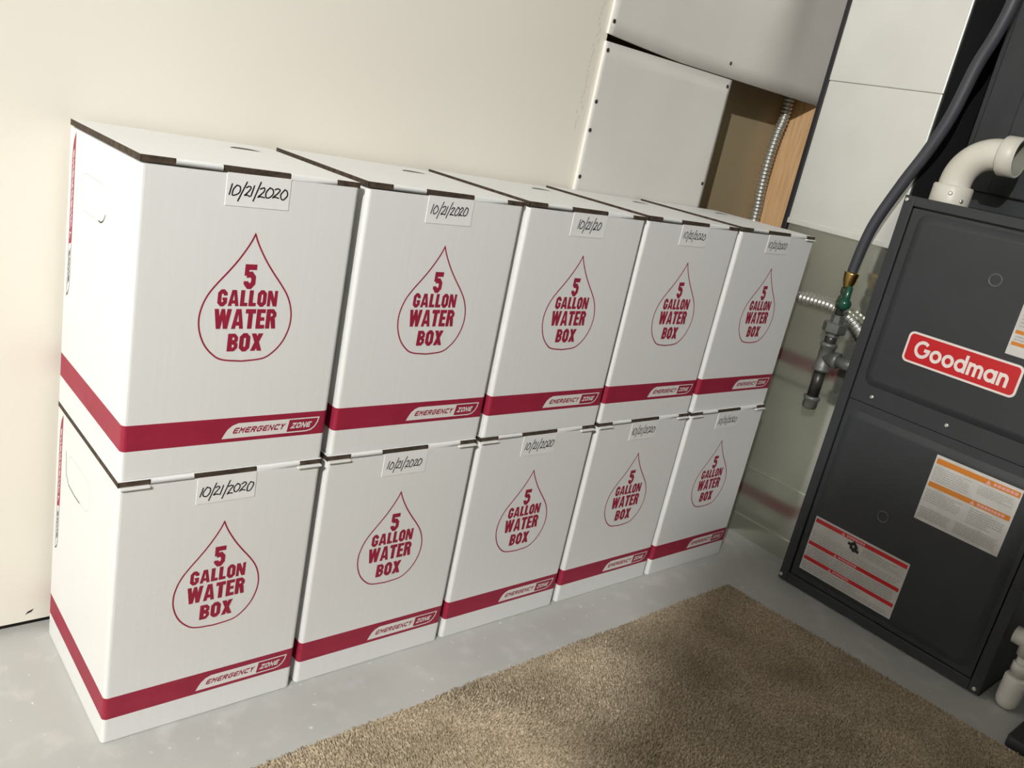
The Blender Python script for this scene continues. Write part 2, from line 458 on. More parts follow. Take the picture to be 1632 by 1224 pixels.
# nail hole with a lifted flake low on the drywall
b.add([(-0.030,WALL_Y-.0006,.026),(-.026,WALL_Y-.0006,.031),(-.018,WALL_Y-.0006,.0345),(-.021,WALL_Y-.0006,.0295)], [(0,1,2,3)], 2)
g = random.Random(5)     # pencil smudges beside the board edge
for i in range(26):
    x = 0.915+g.gauss(0,.0035); z = 0.90+0.25*i/26; q = g.uniform(.003,.0046); Y = WALL_Y-.0003
    b.add([(x-.0022,Y,z-q),(x+.0018,Y,z-q*.8),(x+.0030,Y,z+q),(x-.0012,Y,z+q*.9)], [(0,1,2,3)], 3)
structure(b.build('wall_back', [M['wall'], M['paper'], M['void'], M['smudge']]))
b = MB(); b.box((-2.7,-3.2,0), (-2.6,1.0,2.5)); structure(b.build('wall_left', M['white_paint']))
b = MB(); b.box((-2.7,-3.3,0), (2.9,-3.2,2.5)); structure(b.build('wall_front', M['white_paint']))
b = MB(); b.box((2.8,-3.2,0), (2.9,1.0,2.5)); structure(b.build('wall_right', M['white_paint']))
b = MB(); b.box((-1.70,-3.2,0), (-1.60,-1.588,2.09)); structure(b.build('shadow_blocker', M['white_paint']))  # unseen slab added so its shadow falls over the rug and lower furnace

# ---- wooden stud in the opening
b = MB(); b.box((X_OPEN1, WALL_Y-0.002, 0.60), (X_OPEN1+0.038, 0.384, 1.09))
tag(b.build('wood_stud', M['wood'], bevel=0.002), 'bare orange pine stud at the right side of the wall opening', 'stud')

# ---- two white boards screwed over the wall framing
def board(name, x0, x1, zf0, z1, bulge, label, screws, notch=False):
    root = thing(name, label, 'panel', (x0, WALL_Y, zf0(x0)))
    ox, oy, oz = root.location
    nx, nz = 48, 24; t = 0.007
    me = MB(); vs = []
    for side in (0, 1):
        for j in range(nz+1):
            for i in range(nx+1):
                x = x0+(x1-x0)*i/nx; zb = zf0(x); z = zb+(z1-zb)*j/nz
                y = WALL_Y-(t if side == 0 else 0.0005)-bulge(x, z)
                vs.append((x-ox, y-oy, z-oz))
    K = (nx+1)*(nz+1); idx = lambda s, i, j: s*K+j*(nx+1)+i
    fs = []; 
    for j in range(nz):
        for i in range(nx):
            fs.append((idx(0,i,j), idx(0,i+1,j), idx(0,i+1,j+1), idx(0,i,j+1)))
            fs.append((idx(1,i,j+1), idx(1,i+1,j+1), idx(1,i+1,j), idx(1,i,j)))
    me.add(vs, fs, 0, True)
    ed = []
    for j in range(nz):
        ed.append((idx(0,0,j+1), idx(1,0,j+1), idx(1,0,j), idx(0,0,j))); ed.append((idx(0,nx,j), idx(1,nx,j), idx(1,nx,j+1), idx(0,nx,j+1)))
    for i in range(nx):
        ed.append((idx(0,i,0), idx(1,i,0), idx(1,i+1,0), idx(0,i+1,0))); ed.append((idx(0,i,nz), idx(0,i+1,nz), idx(1,i+1,nz), idx(1,i,nz)))
    me.add(vs, ed, 1)
    me.build('board', [M['panel'], M['panel_edge']], root)
    for sx, sz in screws:
        q = MB(); q.lathe([(0.0042,0),(0.0042,0.0012),(0.0025,0.0024)], (sx-ox, WALL_Y-t-bulge(sx,sz)+0.0004-oy, sz-oz), (0,-1,0), 12)
        q.build('screw', M['iron'], root)
    return root
def edge_up(x):      # the lower edge of the upper board lifts towards its left end
    return 1.0705+0.011*max(0.0, 1-(x-0.94)/0.24)**1.3
def bulge_up(x, z):
    k = min(1.0, max(0.0, (z-1.07)/0.25))
    return 0.018*k*math.exp(-((x-1.46)/0.10)**2)+0.006*math.exp(-((x-1.10)/0.12)**2)*k
board('wall_panel', 0.94, 1.742, edge_up, 1.90, bulge_up,
      'upper white board with a wavy sheen, screwed on the wall above the opening',
      [(0.948,1.105),(1.335,1.10),(1.10,1.5),(0.948,1.45),(1.72,1.45)])
def bulge_low(x, z): return 0.0025*math.sin((x-0.94)/(X_OPEN0-0.94)*math.pi)
board('wall_panel', 0.94, X_OPEN0, lambda x: 0.30, 1.0675, bulge_low,
      'lower white board on the wall left of the opening, behind the boxes',
      [(0.948,1.052),(0.947,0.955),(0.947,0.90),(0.947,0.808),(1.345,1.052),(1.346,0.835)])

# ---- flexible conduit
def flex(pts, r, pitch, amp, n=14):
    P = catmull(pts, 40)
    d = [0.0]
    for i in range(1, len(P)): d.append(d[-1]+(P[i]-P[i-1]).length)
    out, rad = [], []; s = 0.0; step = pitch/6; j = 0
    while s <= d[-1]:
        while j < len(d)-2 and d[j+1] < s: j += 1
        t = (s-d[j])/max(1e-9, d[j+1]-d[j]); out.append(P[j].lerp(P[j+1], t))
        rad.append(r-amp+amp*2*abs(math.sin(math.pi*s/pitch))**0.7); s += step
    return out, rad
b = MB(); P, R_ = flex([(1.692,.345,1.20),(1.692,.345,1.04),(1.682,.345,.99),(1.676,.345,.935),(1.676,.345,.878),(1.682,.345,.82),(1.687,.345,.776),(1.69,.345,.62)], 0.0118, 0.0095, 0.0019)
b.tube(P, R_); tag(b.build('metal_conduit', M['steel']), 'ribbed metal conduit standing upright inside the wall opening', 'conduit')

# ================================================================== WATER BOXES
W, D, H = 0.274, 0.276, 0.390
ZL = H-0.0075                       # underside of the lid
def rounded_outline(x0, y0, x1, y1, r, n=4):
    return rrect(x0, y0, x1, y1, r, n)
def make_carton():
    mb = MB(); o = rounded_outline(0, 0, W, D, 0.006); n = len(o)
    zs = [0.0, 0.0015, 0.0388, 0.0730, ZL]; ins = [0.0015, 0, 0, 0, 0]
    vs = []
    for z, i_ in zip(zs, ins):
        for x, y in o:
            vs.append((x+(i_ if x < W/2 else -i_), y+(i_ if y < D/2 else -i_), z))
    for j in range(len(zs)-1):
        mb.add(vs, [(j*n+k, j*n+(k+1)%n, (j+1)*n+(k+1)%n, (j+1)*n+k) for k in range(n)], 1 if j == 2 else 0, False)
    mb.add(vs[:n], [tuple(reversed(range(n)))]); mb.add(vs[-n:], [tuple(range(n))])
    return mb
LID_SEG = [0.0, 0.0385, 0.0925, 0.177, 0.2405, W]     # raw edge shows at the corners and at the centre lock
def make_lid():
    mb = MB(); z0, z1 = ZL, H; e = 0.0003
    for i in range(5):
        raw = i in (0, 2, 4); x0, x1 = LID_SEG[i], LID_SEG[i+1]
        yf = 0.0004 if not raw else (0.0022 if i == 2 else 0.0014)
        k = 0.0022 if not raw else 0.0
        mb.add([(x0,yf,z0),(x1,yf,z0),(x1,yf,z1-k),(x0,yf,z1-k),(x0,yf+k,z1),(x1,yf+k,z1),(x0,D*0.3,z1),(x1,D*0.3,z1)],
               [(0,1,2,3)]+([(3,2,5,4)] if k else []), 1 if raw else 0, bool(k))
        mb.add([(x0,yf+k,z1),(x1,yf+k,z1),(x1,D-0.002,z1),(x0,D-0.002,z1)], [(0,1,2,3)])
        for xx in (x0, x1):                          # little step faces between segments
            mb.add([(xx,0.0004,z0),(xx,0.0025,z0),(xx,0.0025,z1),(xx,0.0004,z1-0.002)], [(0,1,2,3),(3,2,1,0)], 1)
    mb.add([(0,0.0014,z0),(0,D-.002,z0),(0,D-.002,z1),(0,0.0014,z1)], [(3,2,1,0)], 1)
    mb.add([(W,0.0014,z0),(W,D-.002,z0),(W,D-.002,z1),(W,0.0014,z1)], [(0,1,2,3)], 1)
    mb.add([(0,D-.002,z0),(W,D-.002,z0),(W,D-.002,z1),(0,D-.002,z1)], [(3,2,1,0)], 0)
    mb.add([(0,.0022,z0),(W,.0022,z0),(W,D-.002,z0),(0,D-.002,z0)], [(3,2,1,0)], 0)
    # half-moon finger slit near the back
    k = Ink(); k.poly(arc(.207,.202,.022,0,180,14,.017)); k.lay(mb, (0,0,z1), (1,0,0), (0,1,0), (0,0,1), 0.0003)
    for i in range(len(mb.m)-len(k.polys), len(mb.m)): mb.m[i] = 2
    return mb
def make_corner_flap(x, sgn):
    mb = MB(); mb.box((x, -0.0045, ZL-0.0022), (x+0.036, 0.004, ZL+0.0005)); return mb
def drop_ink():
    k = Ink()
    L_ = [(.1395,.3135),(.136,.305),(.130,.294),(.121,.280),(.110,.2655),(.098,.251),(.0885,.2375),(.0825,.2235),(.0797,.208),(.0815,.1915),(.0885,.1745),(.0995,.1615),(.113,.1535),(.1385,.1507)]
    Rr = [(.2785-x+.0008*0, z) for x, z in L_]
    Rr = [(.1390*2+.0013-x, z) for x, z in L_]
    P = [(p.x, p.y) for p in catmull([(x,z,0) for x,z in L_], 5)]
    Q = [(p.x, p.y) for p in catmull([(x,z,0) for x,z in Rr], 5)]
    k.ribbon(P+list(reversed(Q))[1:-1], 0.0021, True)
    k.merge(word(heavy, '5', 0).fit(.1308,.2450,.1462,.2762), lambda p: p)
    k.merge(word(heavy, 'GALLON', .07).fit(.1002,.2225,.1775,.2440), lambda p: p)
    k.merge(word(heavy, 'WATER', .06).fit(.0978,.1937,.1792,.2195), lambda p: p)
    k.merge(word(heavy, 'BOX', .06).fit(.1180,.1637,.1640,.1880), lambda p: p)
    return k
def badge_ink(field, letters, zone_letters, outline):
    """badge in a unit frame: 0..6.63 wide, 0..1 high (sheared)"""
    k = Ink(); T = 0.55
    sp = 4.36                                            # where EMERGENCY ends
    P = [(0,0)]+[(x, y) for x, y in ((.16,.33),(.34,.62),(.62,.86),(1.0,1.0))]+[(sp+.14,1.0),(sp-.02,0.0)]
    k.poly(P, field)
    # outlined ZONE end
    o = [(sp-.02,.04),(5.75,.04),(6.1,.12),(6.35,.32),(6.52,.62),(6.60,.96),(sp+.14,.96)]
    k.ribbon(o, .085, False, outline)
    e = word(square, 'EMERGENCY', .17).fit(0,0,3.45,.52)
    k.merge(e, lambda p: (p[0]+.62+(p[1])*.42, p[1]+.24), letters)
    z = word(square, 'ZONE', .17).fit(0,0,1.42,.52)
    k.merge(z, lambda p: (p[0]+sp+.16+(p[1])*.42, p[1]+.24), zone_letters)
    return k
def make_side_handle():
    """pressed hand-hold outline on the left side, its lower front corner torn open"""
    mb = MB()
    k = Ink()
    o = rrect(.106,.289,.214,.336,.0225,8)
    k.ribbon(o, .0007, True, 0)
    k.ribbon(arc(.1285,.3115,.0222,205,285,10), .0019, False, 1)
    k.lay(mb, (0,0,0), (0,1,0), (0,0,1), (-1,0,0), .00012)
    return mb
def make_open_handle():
    mb = MB(); k = Ink()
    k.ribbon(rrect(.106,.289,.214,.336,.0225,8), .0005, True, 0)
    k.ribbon([(.224,.333)]+arc(.1985,.3130,.0225,20,-0,4)[1:]+[(.219,.300),(.205,.289),(.175,.2865),(.150,.2875)], .0016, False, 1)
    k.lay(mb, (0,0,0), (0,1,0), (0,0,1), (-1,0,0), .00012)
    return mb

GROUP = 'white and red water boxes stacked in two rows'
def make_box():
    root = thing('water_box', 'x', 'box', (0,0,0), GROUP)
    make_carton().build('carton', [M['carton'], M['red_print']], root)
    make_lid().build('lid', [M['carton'], M['kraft'], M['slit']], root)
    mb = MB(); drop_ink().lay(mb, (0,0,0), (1,0,0), (0,0,1), (0,-1,0)); mb.build('drop_emblem', M['red_print'], root)
    mb = MB(); badge_ink(0,1,0,0).lay(mb, (.1237,0,.0440), (.0208,0,0), (0,0,.0208), (0,-1,0), .0002)
    mb.build('brand_badge', [M['white_print'], M['red_print']], root)
    mb = MB(); badge_ink(0,1,2,2).lay(mb, (0,.2445,.3795), (0,0,-.0331), (0,.0135,0), (-1,0,0), .0002)
    mb.build('side_badge', [M['red_print'], M['white_print'], M['ink']], root)
    make_side_handle().build('hand_hold', [M['crease'], M['slit']], root)
    mb = MB(); k = Ink(); mb.box((.0975,-.0007,.3455), (.1775,0.0002,.3838)); lab = mb.build('date_label', M['label'], root)
    mb = MB(); digits('10/21/2020', 1).fit(.1030,.3545,.1735,.3765).lay(mb, (0,0,0), (1,0,0), (0,0,1), (0,-1,0), .0009)
    mb.build('handwritten_date', M['ink'], lab)
    return root
def kids(o): return [c for c in bpy.data.objects if c.parent == o]
def copy_tree(o, parent=None):
    c = o.copy(); COL.objects.link(c)
    if parent is not None: c.parent = parent
    for ch in kids(o): copy_tree(ch, c)
    return c
spots = [ # x, y, z, date rectangle(x0,z0,x1,z1), text, label
 (0.0000,-0.0010,H,(.1005,.3510,.1750,.3770),'10/21/2020','white water box at the left end of the upper row, whole left side showing'),
 (0.2880, 0.0020,H,(.1035,.3520,.1690,.3780),'10/21/2020','white water box of the upper row, second from the left end'),
 (0.5717, 0.0010,H,(.1110,.3510,.1660,.3790),'10/21/20','white water box of the upper row with the short date 10/21/20, middle box'),
 (0.8567, 0.0040,H,(.1040,.3520,.1720,.3770),'10/21/2020','white water box of the upper row, second from the metal duct end'),
 (1.1417, 0.0040,H,(.1020,.3500,.1720,.3740),'10/21/2020','white water box at the right end of the upper row, nearest the furnace'),
 (-0.001,-0.0050,0,(.1010,.3490,.1750,.3760),'10/21/2020','white water box on the floor at the left end of the lower row'),
 (0.2843,-0.0020,0,(.1040,.3500,.1690,.3760),'10/21/2020','white water box on the floor, second from left in the lower row'),
 (0.5685,-0.0008,0,(.1040,.3500,.1740,.3770),'10/21/2020','white water box on the floor, middle one of the lower row'),
 (0.8555, 0.0007,0,(.1020,.3510,.1720,.3770),'10/21/2020','white water box on the floor, second from the duct end of the lower row'),
 (1.1370,-0.0020,0,(.1020,.3510,.1720,.3760),'10/21/2020','white water box on the floor at the right end, beside the metal duct'),
]
proto = make_box()
bpy.context.view_layer.update()
open_handle = None
roots = []
for i, s in enumerate(spots):
    roots.append(proto if i == 0 else copy_tree(proto))
for i, (r, (x, y, z, dr, txt, lab)) in enumerate(zip(roots, spots)):
    r.location = (x, y, z); r['label'] = lab; r['group'] = GROUP
    for ch in kids(r):
        if ch.name.startswith('date_label'):
            for hw in kids(ch):
                mb = MB(); digits(txt, 11+i*7).fit(*dr).lay(mb, (0,0,0), (1,0,0), (0,0,1), (0,-1,0), .0009)
                hw.data = mb.mesh('handwritten_date', [M['ink']])
        if ch.name.startswith('lid') and z > 0:      # unweighted lids spring up a little along their raw left edge
            ch.rotation_euler = (0, 0.0105, 0); ch.location = (-0.0105*ZL, 0, 0.0022)
        if ch.name.startswith('hand_hold') and i == 5:
            ch.data = make_open_handle().mesh('hand_hold', [M['crease'], M['slit']])
    for fx, sg, yes in ((0.001, 1, z == 0), (W-0.037, -1, z == 0 or i == 4)):
        if yes:
            make_corner_flap(fx, sg).build('corner_flap', M['carton'], r, bevel=0.0008)

# ================================================================== RUG
def make_rug():
    c = [(-0.55,-0.158),(1.291,-0.112),(1.398,-1.45),(-0.55,-1.45)]      # back-left, back-right, front-right, front-left
    root = thing('rug', 'worn brown pile rug lying on the concrete floor before the boxes', 'rug', (0.4,-0.8,0))
    ox, oy = 0.4, -0.8
    mb = MB()
    vs = [(x-ox,y-oy,z) for z in (0.0005,0.0055) for x, y in c]
    mb.add(vs, [(0,1,2,3),(7,6,5,4),(0,4,5,1),(1,5,6,2),(2,6,7,3),(3,7,4,0)])
    mb.build('backing', M['rug'], root)
    rs = np.random.RandomState(3); c_ = np.array(c); parts = []
    for st, near in ((0.0038, True), (0.0075, False)):      # finer tufts on the half that faces the boxes
        U, V = np.meshgrid(np.arange(0, 1.95, st)/1.95, np.arange(0, 1.35, st)/1.35); u = U.ravel(); v = V.ravel()
        u = np.clip(u+rs.uniform(-.5,.5,u.size)*st/1.95, 0, 1); v = np.clip(v+rs.uniform(-.5,.5,v.size)*st/1.35, 0, 1)
        top = c_[0]*(1-u)[:,None]+c_[1]*u[:,None]; bot = c_[3]*(1-u)[:,None]+c_[2]*u[:,None]
        p = top*(1-v)[:,None]+bot*v[:,None]
        inn = (p[:,0] > 0.0) & (p[:,1] > -1.0)
        parts.append(p[inn if near else ~inn])
    P = np.vstack(parts)-np.array([ox,oy])
    n = len(P)
    # the nap leans a different way in patches
    a = 2.2*np.sin(P[:,0]*7.1+1.3*np.sin(P[:,1]*9))+1.7*np.sin(P[:,1]*8.3+1.1*np.sin(P[:,0]*6))+rs.normal(0,.7,n)
    lean = 0.0028+0.0016*rs.rand(n)
    hgt = 0.0088+0.0022*rs.rand(n)
    ang = rs.rand(n)*6.28
    V_ = np.zeros((n,7,3), np.float32)
    for k in range(3):
        t = ang+k*2.0944
        V_[:,k,0] = P[:,0]+.0019*np.cos(t); V_[:,k,1] = P[:,1]+.0019*np.sin(t); V_[:,k,2] = .004
        V_[:,3+k,0] = P[:,0]+.0017*np.cos(t)+lean*.45*np.cos(a); V_[:,3+k,1] = P[:,1]+.0017*np.sin(t)+lean*.45*np.sin(a); V_[:,3+k,2] = hgt*.72
    V_[:,6,0] = P[:,0]+lean*np.cos(a); V_[:,6,1] = P[:,1]+lean*np.sin(a); V_[:,6,2] = hgt
    F = []
    base = (np.arange(n)*7)[:,None]
    tri = np.array([[0,1,4],[0,4,3],[1,2,5],[1,5,4],[2,0,3],[2,3,5],[3,4,6],[4,5,6],[5,3,6]])
    F = (base[:,:,None]+tri[None]).reshape(-1)
    me = bpy.data.meshes.new('pile')
    me.vertices.add(n*7); me.vertices.foreach_set('co', V_.reshape(-1))
    nf = len(F)//3
    me.loops.add(len(F)); me.loops.foreach_set('vertex_index', F.astype(np.int32))
    me.polygons.add(nf); me.polygons.foreach_set('loop_start', np.arange(0,len(F),3,dtype=np.int32))
    me.materials.append(M['rug']); me.update(calc_edges=True); me.validate()
    o = link('pile', me, root); o['kind'] = 'stuff'
make_rug()

# ================================================================== RETURN AIR DUCT
M['black_sheet'] = mat('black_duct_side', (0.010, 0.010, 0.011), 0.8, bump=0.2, bscale=80)
root = thing('air_duct', 'tall galvanized return air duct standing between the wall and the dark furnace', 'duct', (1.56,0.03,0))
def L3(p, o): return (p[0]-o[0], p[1]-o[1], p[2]-o[2])
DO = (1.56, 0.03, 0)
def dbox(mb, a, c, mi=0): mb.box(L3(a, DO), L3(c, DO), mi)
Y0, Y1 = -0.098, 0.168
b = MB(); dbox(b, (1.562,Y0+.002,0.0), (2.30,Y1-.002,0.80)); b.build('lower_section', M['galv_dark'], root, bevel=.002)
b = MB(); dbox(b, (1.557,Y0+.001,0.177), (1.5635,Y1,0.1785)); dbox(b, (1.5575,Y0+.001,0.0), (1.5635,Y1,0.05)); b.build('seam', M['galv_dark'], root, bevel=.0005)
b = MB(); dbox(b, (1.558,Y0,0.792), (2.30,Y1,1.1148)); b.build('middle_section', M['galv_light'], root, bevel=.002)
b = MB(); dbox(b, (1.5568,Y0-.001,1.1152), (2.30,Y1+.001,2.30)); b.build('upper_section', M['galv_light'], root, bevel=.002)
b = MB(); dbox(b, (1.560,Y0-.0045,0.0), (2.30,Y0-.0012,2.30)); b.build('side_sheet', M['black_sheet'], root)  # thin black sheet over the duct side that faces the furnace
b = MB(); dbox(b, (1.5545,Y0,0.786), (1.5585,Y1,0.7985)); b.build('seam', M['galv_light'], root, bevel=.001)
b = MB(); dbox(b, (1.556,Y1,0.0), (1.568,Y1+.013,2.30)); b.build('edge_strip', M['plain_black'], root, bevel=.002)  # narrow black strip along the duct edge next to the wall

# ================================================================== FURNACE
FX, FY0, FY1, FZ = 1.460, -0.605, -0.137, 0.905
FO = (FX, -0.371, 0)
furn = thing('furnace', 'charcoal gas furnace with red name badge standing right of the boxes', 'furnace', FO)
def f(p): return (p[0]-FO[0], p[1]-FO[1], p[2]-FO[2])
def fbox(mb, a, c, mi=0): mb.box(f(a), f(c), mi)
b = MB()
fbox(b, (FX+.012,FY0,.004), (2.25,FY1,FZ-.004))
fbox(b, (FX,FY1-.0215,.004), (FX+.012,FY1,FZ)); fbox(b, (FX,FY0,.004), (FX+.012,FY0+.0215,FZ))
fbox(b, (FX,FY0+.0216,FZ-.0195), (FX+.012,FY1-.0216,FZ)); fbox(b, (FX,FY0+.0216,.004), (FX+.012,FY1-.0216,.026))
b.build('cabinet', M['furnace'], furn, bevel=.0015)
for y in (FY1-.02, FY0+.02):
    b = MB(); fbox(b, (FX+.01,y-.02,0), (FX+.06,y+.02,.004)); b.build('foot', M['furnace_dark'], furn)
def raised_door(name, y0, y1, z0, z1, fy0, fy1, fz0, fz1, r, bev, hgt):
    """sheet door with a raised, round-cornered field; y0 > y1 (runs to the right)"""
    mb = MB(); xb = FX+.003
    fbox(mb, (xb, y1, z0), (FX+.0125, y0, z1))
    o1 = rrect(fy1, fz0, fy0, fz1, r, 8); o2 = rrect(fy1+bev, fz0+bev, fy0-bev, fz1-bev, max(.004,r-bev*.5), 8); n = len(o1)
    vs = [f((xb-.0001, y, z)) for y, z in o1]+[f((xb-hgt*.85, y, z)) for y, z in [((a[0]*.35+c[0]*.65),(a[1]*.35+c[1]*.65)) for a, c in zip(o1,o2)]]+[f((xb-hgt, y, z)) for y, z in o2]
    for j in (0, 1):
        mb.add(vs, [(j*n+(k+1)%n, j*n+k, (j+1)*n+k, (j+1)*n+(k+1)%n) for k in range(n)], 0, True)
    mb.add(vs[2*n:], [tuple(reversed(range(n)))])
    return mb.build(name, M['furnace'], furn), xb-hgt
up_door, XU = raised_door('upper_door', FY1-.0245, FY0+.0245, .468, FZ-.023, -.178, -.566, .508, .876, .022, .017, .009)
lo_door, XL = raised_door('lower_door', FY1-.0245, FY0+.0245, .029, .4665, -.171, -.572, .040, .447, .022, .017, .006)
# round knockout rings pressed into the doors
for door, X, y, z in ((up_door, XU, -.362, .786), (lo_door, XL, -.317, .255)):
    b = MB(); b.lathe([(.0130,0),(.0124,.0018),(.0112,.0018),(.0100,.0002)], f((X,y,z)), (-1,0,0), 28, cap=False); b.build('knockout_ring', M['worn'], door)
for y, z in ((-.208,.486),(-.370,.488),(-.532,.487)):
    b = MB(); b.lathe([(.0048,0),(.0048,.0025),(.003,.0042)], f((FX+.003,y,z)), (-1,0,0), 14); b.build('screw', M['screw'], furn)
for y, z in ((FY1-.007,.902-.006),(FY1-.006,.014),(FY0+.010,.014)):
    b = MB(); b.lathe([(.0045,0),(.0045,.002),(.003,.0036)], f((FX,y,z)), (-1,0,0), 12); b.build('screw', M['screw'], furn)

# ---- name badge on the upper door
b = MB(); by0, by1, bz0, bz1 = -.243, -.468, .584, .648
o1 = rrect(by1, bz0, by0, bz1, .011, 6); n = len(o1)
vs = [f((XU-.0001,y,z)) for y, z in o1]+[f((XU-.0022,y,z)) for y, z in o1]
b.add(vs, [((k+1)%n, k, n+k, n+(k+1)%n) for k in range(n)], 0); b.add(vs[n:], [tuple(reversed(range(n)))], 0)
badge = b.build('name_badge', M['badge_white'], up_door)
k = Ink(); k.poly(rrect(by1+.0042, bz0+.0042, by0-.0042, bz1-.0042, .008, 6), 0)
b = MB(); k.lay(b, f((XU-.0022,0,0)), (0,1,0), (0,0,1), (-1,0,0), .0002); b.build('badge_field', M['badge_red'], badge)
g = word(roundb, 'Goodman', .055).fit(0,0,.186,.0365)
b = MB(); g.lay(b, f((XU-.0022,-.2625,.5985)), (0,-1,0), (0,0,1), (-1,0,0), .0006, .00001); b.build('badge_lettering', M['badge_white'], badge)

# ---- warning labels: paper, coloured bars, fine print
def label_sheet(name, door, X, y0, z1, w, h, bars, barmat, extra):
    b = MB(); k = Ink()
    k.poly([(0,-h),(w,-h),(w,0),(0,0)], 0)
    for t0, t1, a, c in bars: k.poly([(a*w,-t1*h),(c*w,-t1*h),(c*w,-t0*h),(a*w,-t0*h)], 1)
    extra(k, w, h)
    k.lay(b, f((X,y0,z1)), (0,-1,0), (0,0,1), (-1,0,0), .0003, .00001)
    o = b.build(name, [M['sticker_white'], barmat, M['sticker_grey'], M['sticker_pale'], M['ink']], door)
    return o
def lines(k, w, h, a, c, t0, t1, n, seed):
    g = random.Random(seed)
    for i in range(n):
        t = t0+(t1-t0)*(i+.5)/n; x = a
        end = c-(g.uniform(.1,.5)*(c-a) if g.random() < .25 else g.uniform(0,.03))
        while x < end-.02:
            e = min(end, x+g.uniform(.02,.07))
            q = (t1-t0)/n*.22
            k.poly([(x*w,-(t+q)*h),(e*w,-(t+q)*h),(e*w,-(t-q)*h),(x*w,-(t-q)*h)], 2); x = e+.008
def bar_text(k, w, h, t0, t1, x, n, seed):
    g = random.Random(seed); d = (t1-t0)*h
    k.poly([((x)*w,-t1*h+d*.12),((x)*w+d*.9,-t1*h+d*.12),((x)*w+d*.45,-t0*h-d*.08)], 3)
    xx = x*w+d*1.3
    for i in range(n):
        e = xx+d*g.uniform(.35,.6); k.poly([(xx,-t1*h+d*.25),(e,-t1*h+d*.25),(e,-t0*h-d*.25),(xx,-t0*h-d*.25)], 3); xx = e+d*.14
def red_extra(k, w, h):
    for (t0, t1), x in zip(((.035,.105),(.455,.52),(.735,.80)), (.30,.295,.29)): bar_text(k, w, h, t0, t1, x, 8, int(x*1000))
    k.poly([(.015*w,-.272*h),(.985*w,-.272*h),(.985*w,-.265*h),(.015*w,-.265*h)], 2)
    lines(k, w, h, .02, .97, .29, .44, 4, 1); lines(k, w, h, .02, .97, .54, .72, 5, 2); lines(k, w, h, .02, .97, .82, .97, 4, 3); lines(k, w, h, .55, .97, .13, .25, 3, 4)
    cx, cy, r = .455*w, -.19*h, .055*h                      # small black hand-and-flame pictogram
    k.ribbon([(cx-r*1.9,cy+r*.5),(cx-r*.8,cy+r*.55),(cx-r*.1,cy+r*1.3),(cx+r*.9,cy+r*.3),(cx+r*.5,cy-r*.7),(cx-r*.6,cy-r*.5),(cx-r*.8,cy+r*.4)], r*.85, False, 4)
    k.ribbon([(cx+r*.6,cy-r*.5),(cx+r*1.9,cy-r*1.0)], r*.85, False, 4); k.ribbon([(cx-r*.2,cy-r*.9),(cx+r*.8,cy-r*1.2)], r*.7, False, 4)
label_sheet('warning_label', lo_door, XL, -.180, .1875, .222, .134, [(.035,.105,.01,.985),(.455,.52,.01,.985),(.735,.80,.01,.985)], M['sticker_red'], red_extra)
def orange_extra(k, w, h):
    bar_text(k, w, h, .045, .125, .60, 6, 5); bar_text(k, w, h, .40, .475, .52, 8, 6)
    lines(k, w, h, .03, .48, .16, .38, 7, 11); lines(k, w, h, .55, .96, .16, .30, 5, 12)
    lines(k, w, h, .03, .48, .51, .70, 6, 13); lines(k, w, h, .55, .96, .50, .74, 7, 14); lines(k, w, h, .03, .40, .78, .95, 5, 15); lines(k, w, h, .46, .96, .77, .95, 6, 16)
label_sheet('warning_label', lo_door, XL, -.375, .4275, .168, .143, [(.045,.125,.02,.985),(.40,.475,.02,.975)], M['sticker_orange'], orange_extra)
label_sheet('warning_label', up_door, XU, -.424, .800, .13, .139, [(.06,.14,.03,.97),(.655,.705,.03,.97),(.815,.865,.03,.97)], M['sticker_orange'], lambda k, w, h: (lines(k, w, h, .05, .95, .18, .62, 9, 21), lines(k, w, h, .05, .95, .72, .80, 2, 22)))

# ---- coil cabinet above
CO = (1.66, -0.371, FZ)
coil = thing('coil_cabinet', 'dark grey coil cabinet standing on the back of the furnace top', 'cabinet', CO)
b = MB(); b.box(L3((1.662,FY0,FZ), CO), L3((2.25,FY1,1.75), CO)); b.build('casing', M['furnace'], coil, bevel=.002)
b = MB(); b.box(L3((1.655,FY0+.02,FZ+.035), CO), L3((1.664,FY1-.012,1.72), CO)); b.box(L3((1.650,FY0+.02,FZ+.035), CO), L3((1.656,-.215,1.72), CO)); b.build('front_panel', M['furnace'], coil, bevel=.003)

# ---- vent elbow on the furnace top
EO = (1.52, -0.200, FZ)
elb = thing('vent_elbow', 'beige plastic vent elbow rising from the furnace top and turning right', 'pipe', EO)
R, r0 = 0.066, 0.0305
zc = 0.042; pts = [(0,0,0.030), (0,0,zc)]+[(0,-R*(1-math.cos(a)), zc+R*math.sin(a)) for a in [math.pi/2*k/14 for k in range(1,15)]]+[(0,-R-.012,zc+R)]
b = MB(); b.tube(pts, r0, 32, cap=False); b.build('bend', M['pvc'], elb)
b = MB(); b.lathe([(r0+.0078,0),(r0+.0078,.033),(r0+.0055,.036),(r0-.001,.0365)], (0,0,0), (0,0,1), 36, cap=False); b.build('lower_hub', M['pvc'], elb)
b = MB(); b.lathe([(r0-.001,0),(r0+.0055,.0005),(r0+.0078,.003),(r0+.0078,.034),(r0+.0035,.034)], (0,-R-.004,zc+R), (0,-1,0), 36, cap=False)
b.lathe([(r0+.0035,.034),(r0+.0030,.002),(0.001,.001)], (0,-R-.004,zc+R), (0,-1,0), 36, mi=1, cap=False); b.build('upper_hub', [M['pvc'], M['pvc_in']], elb)
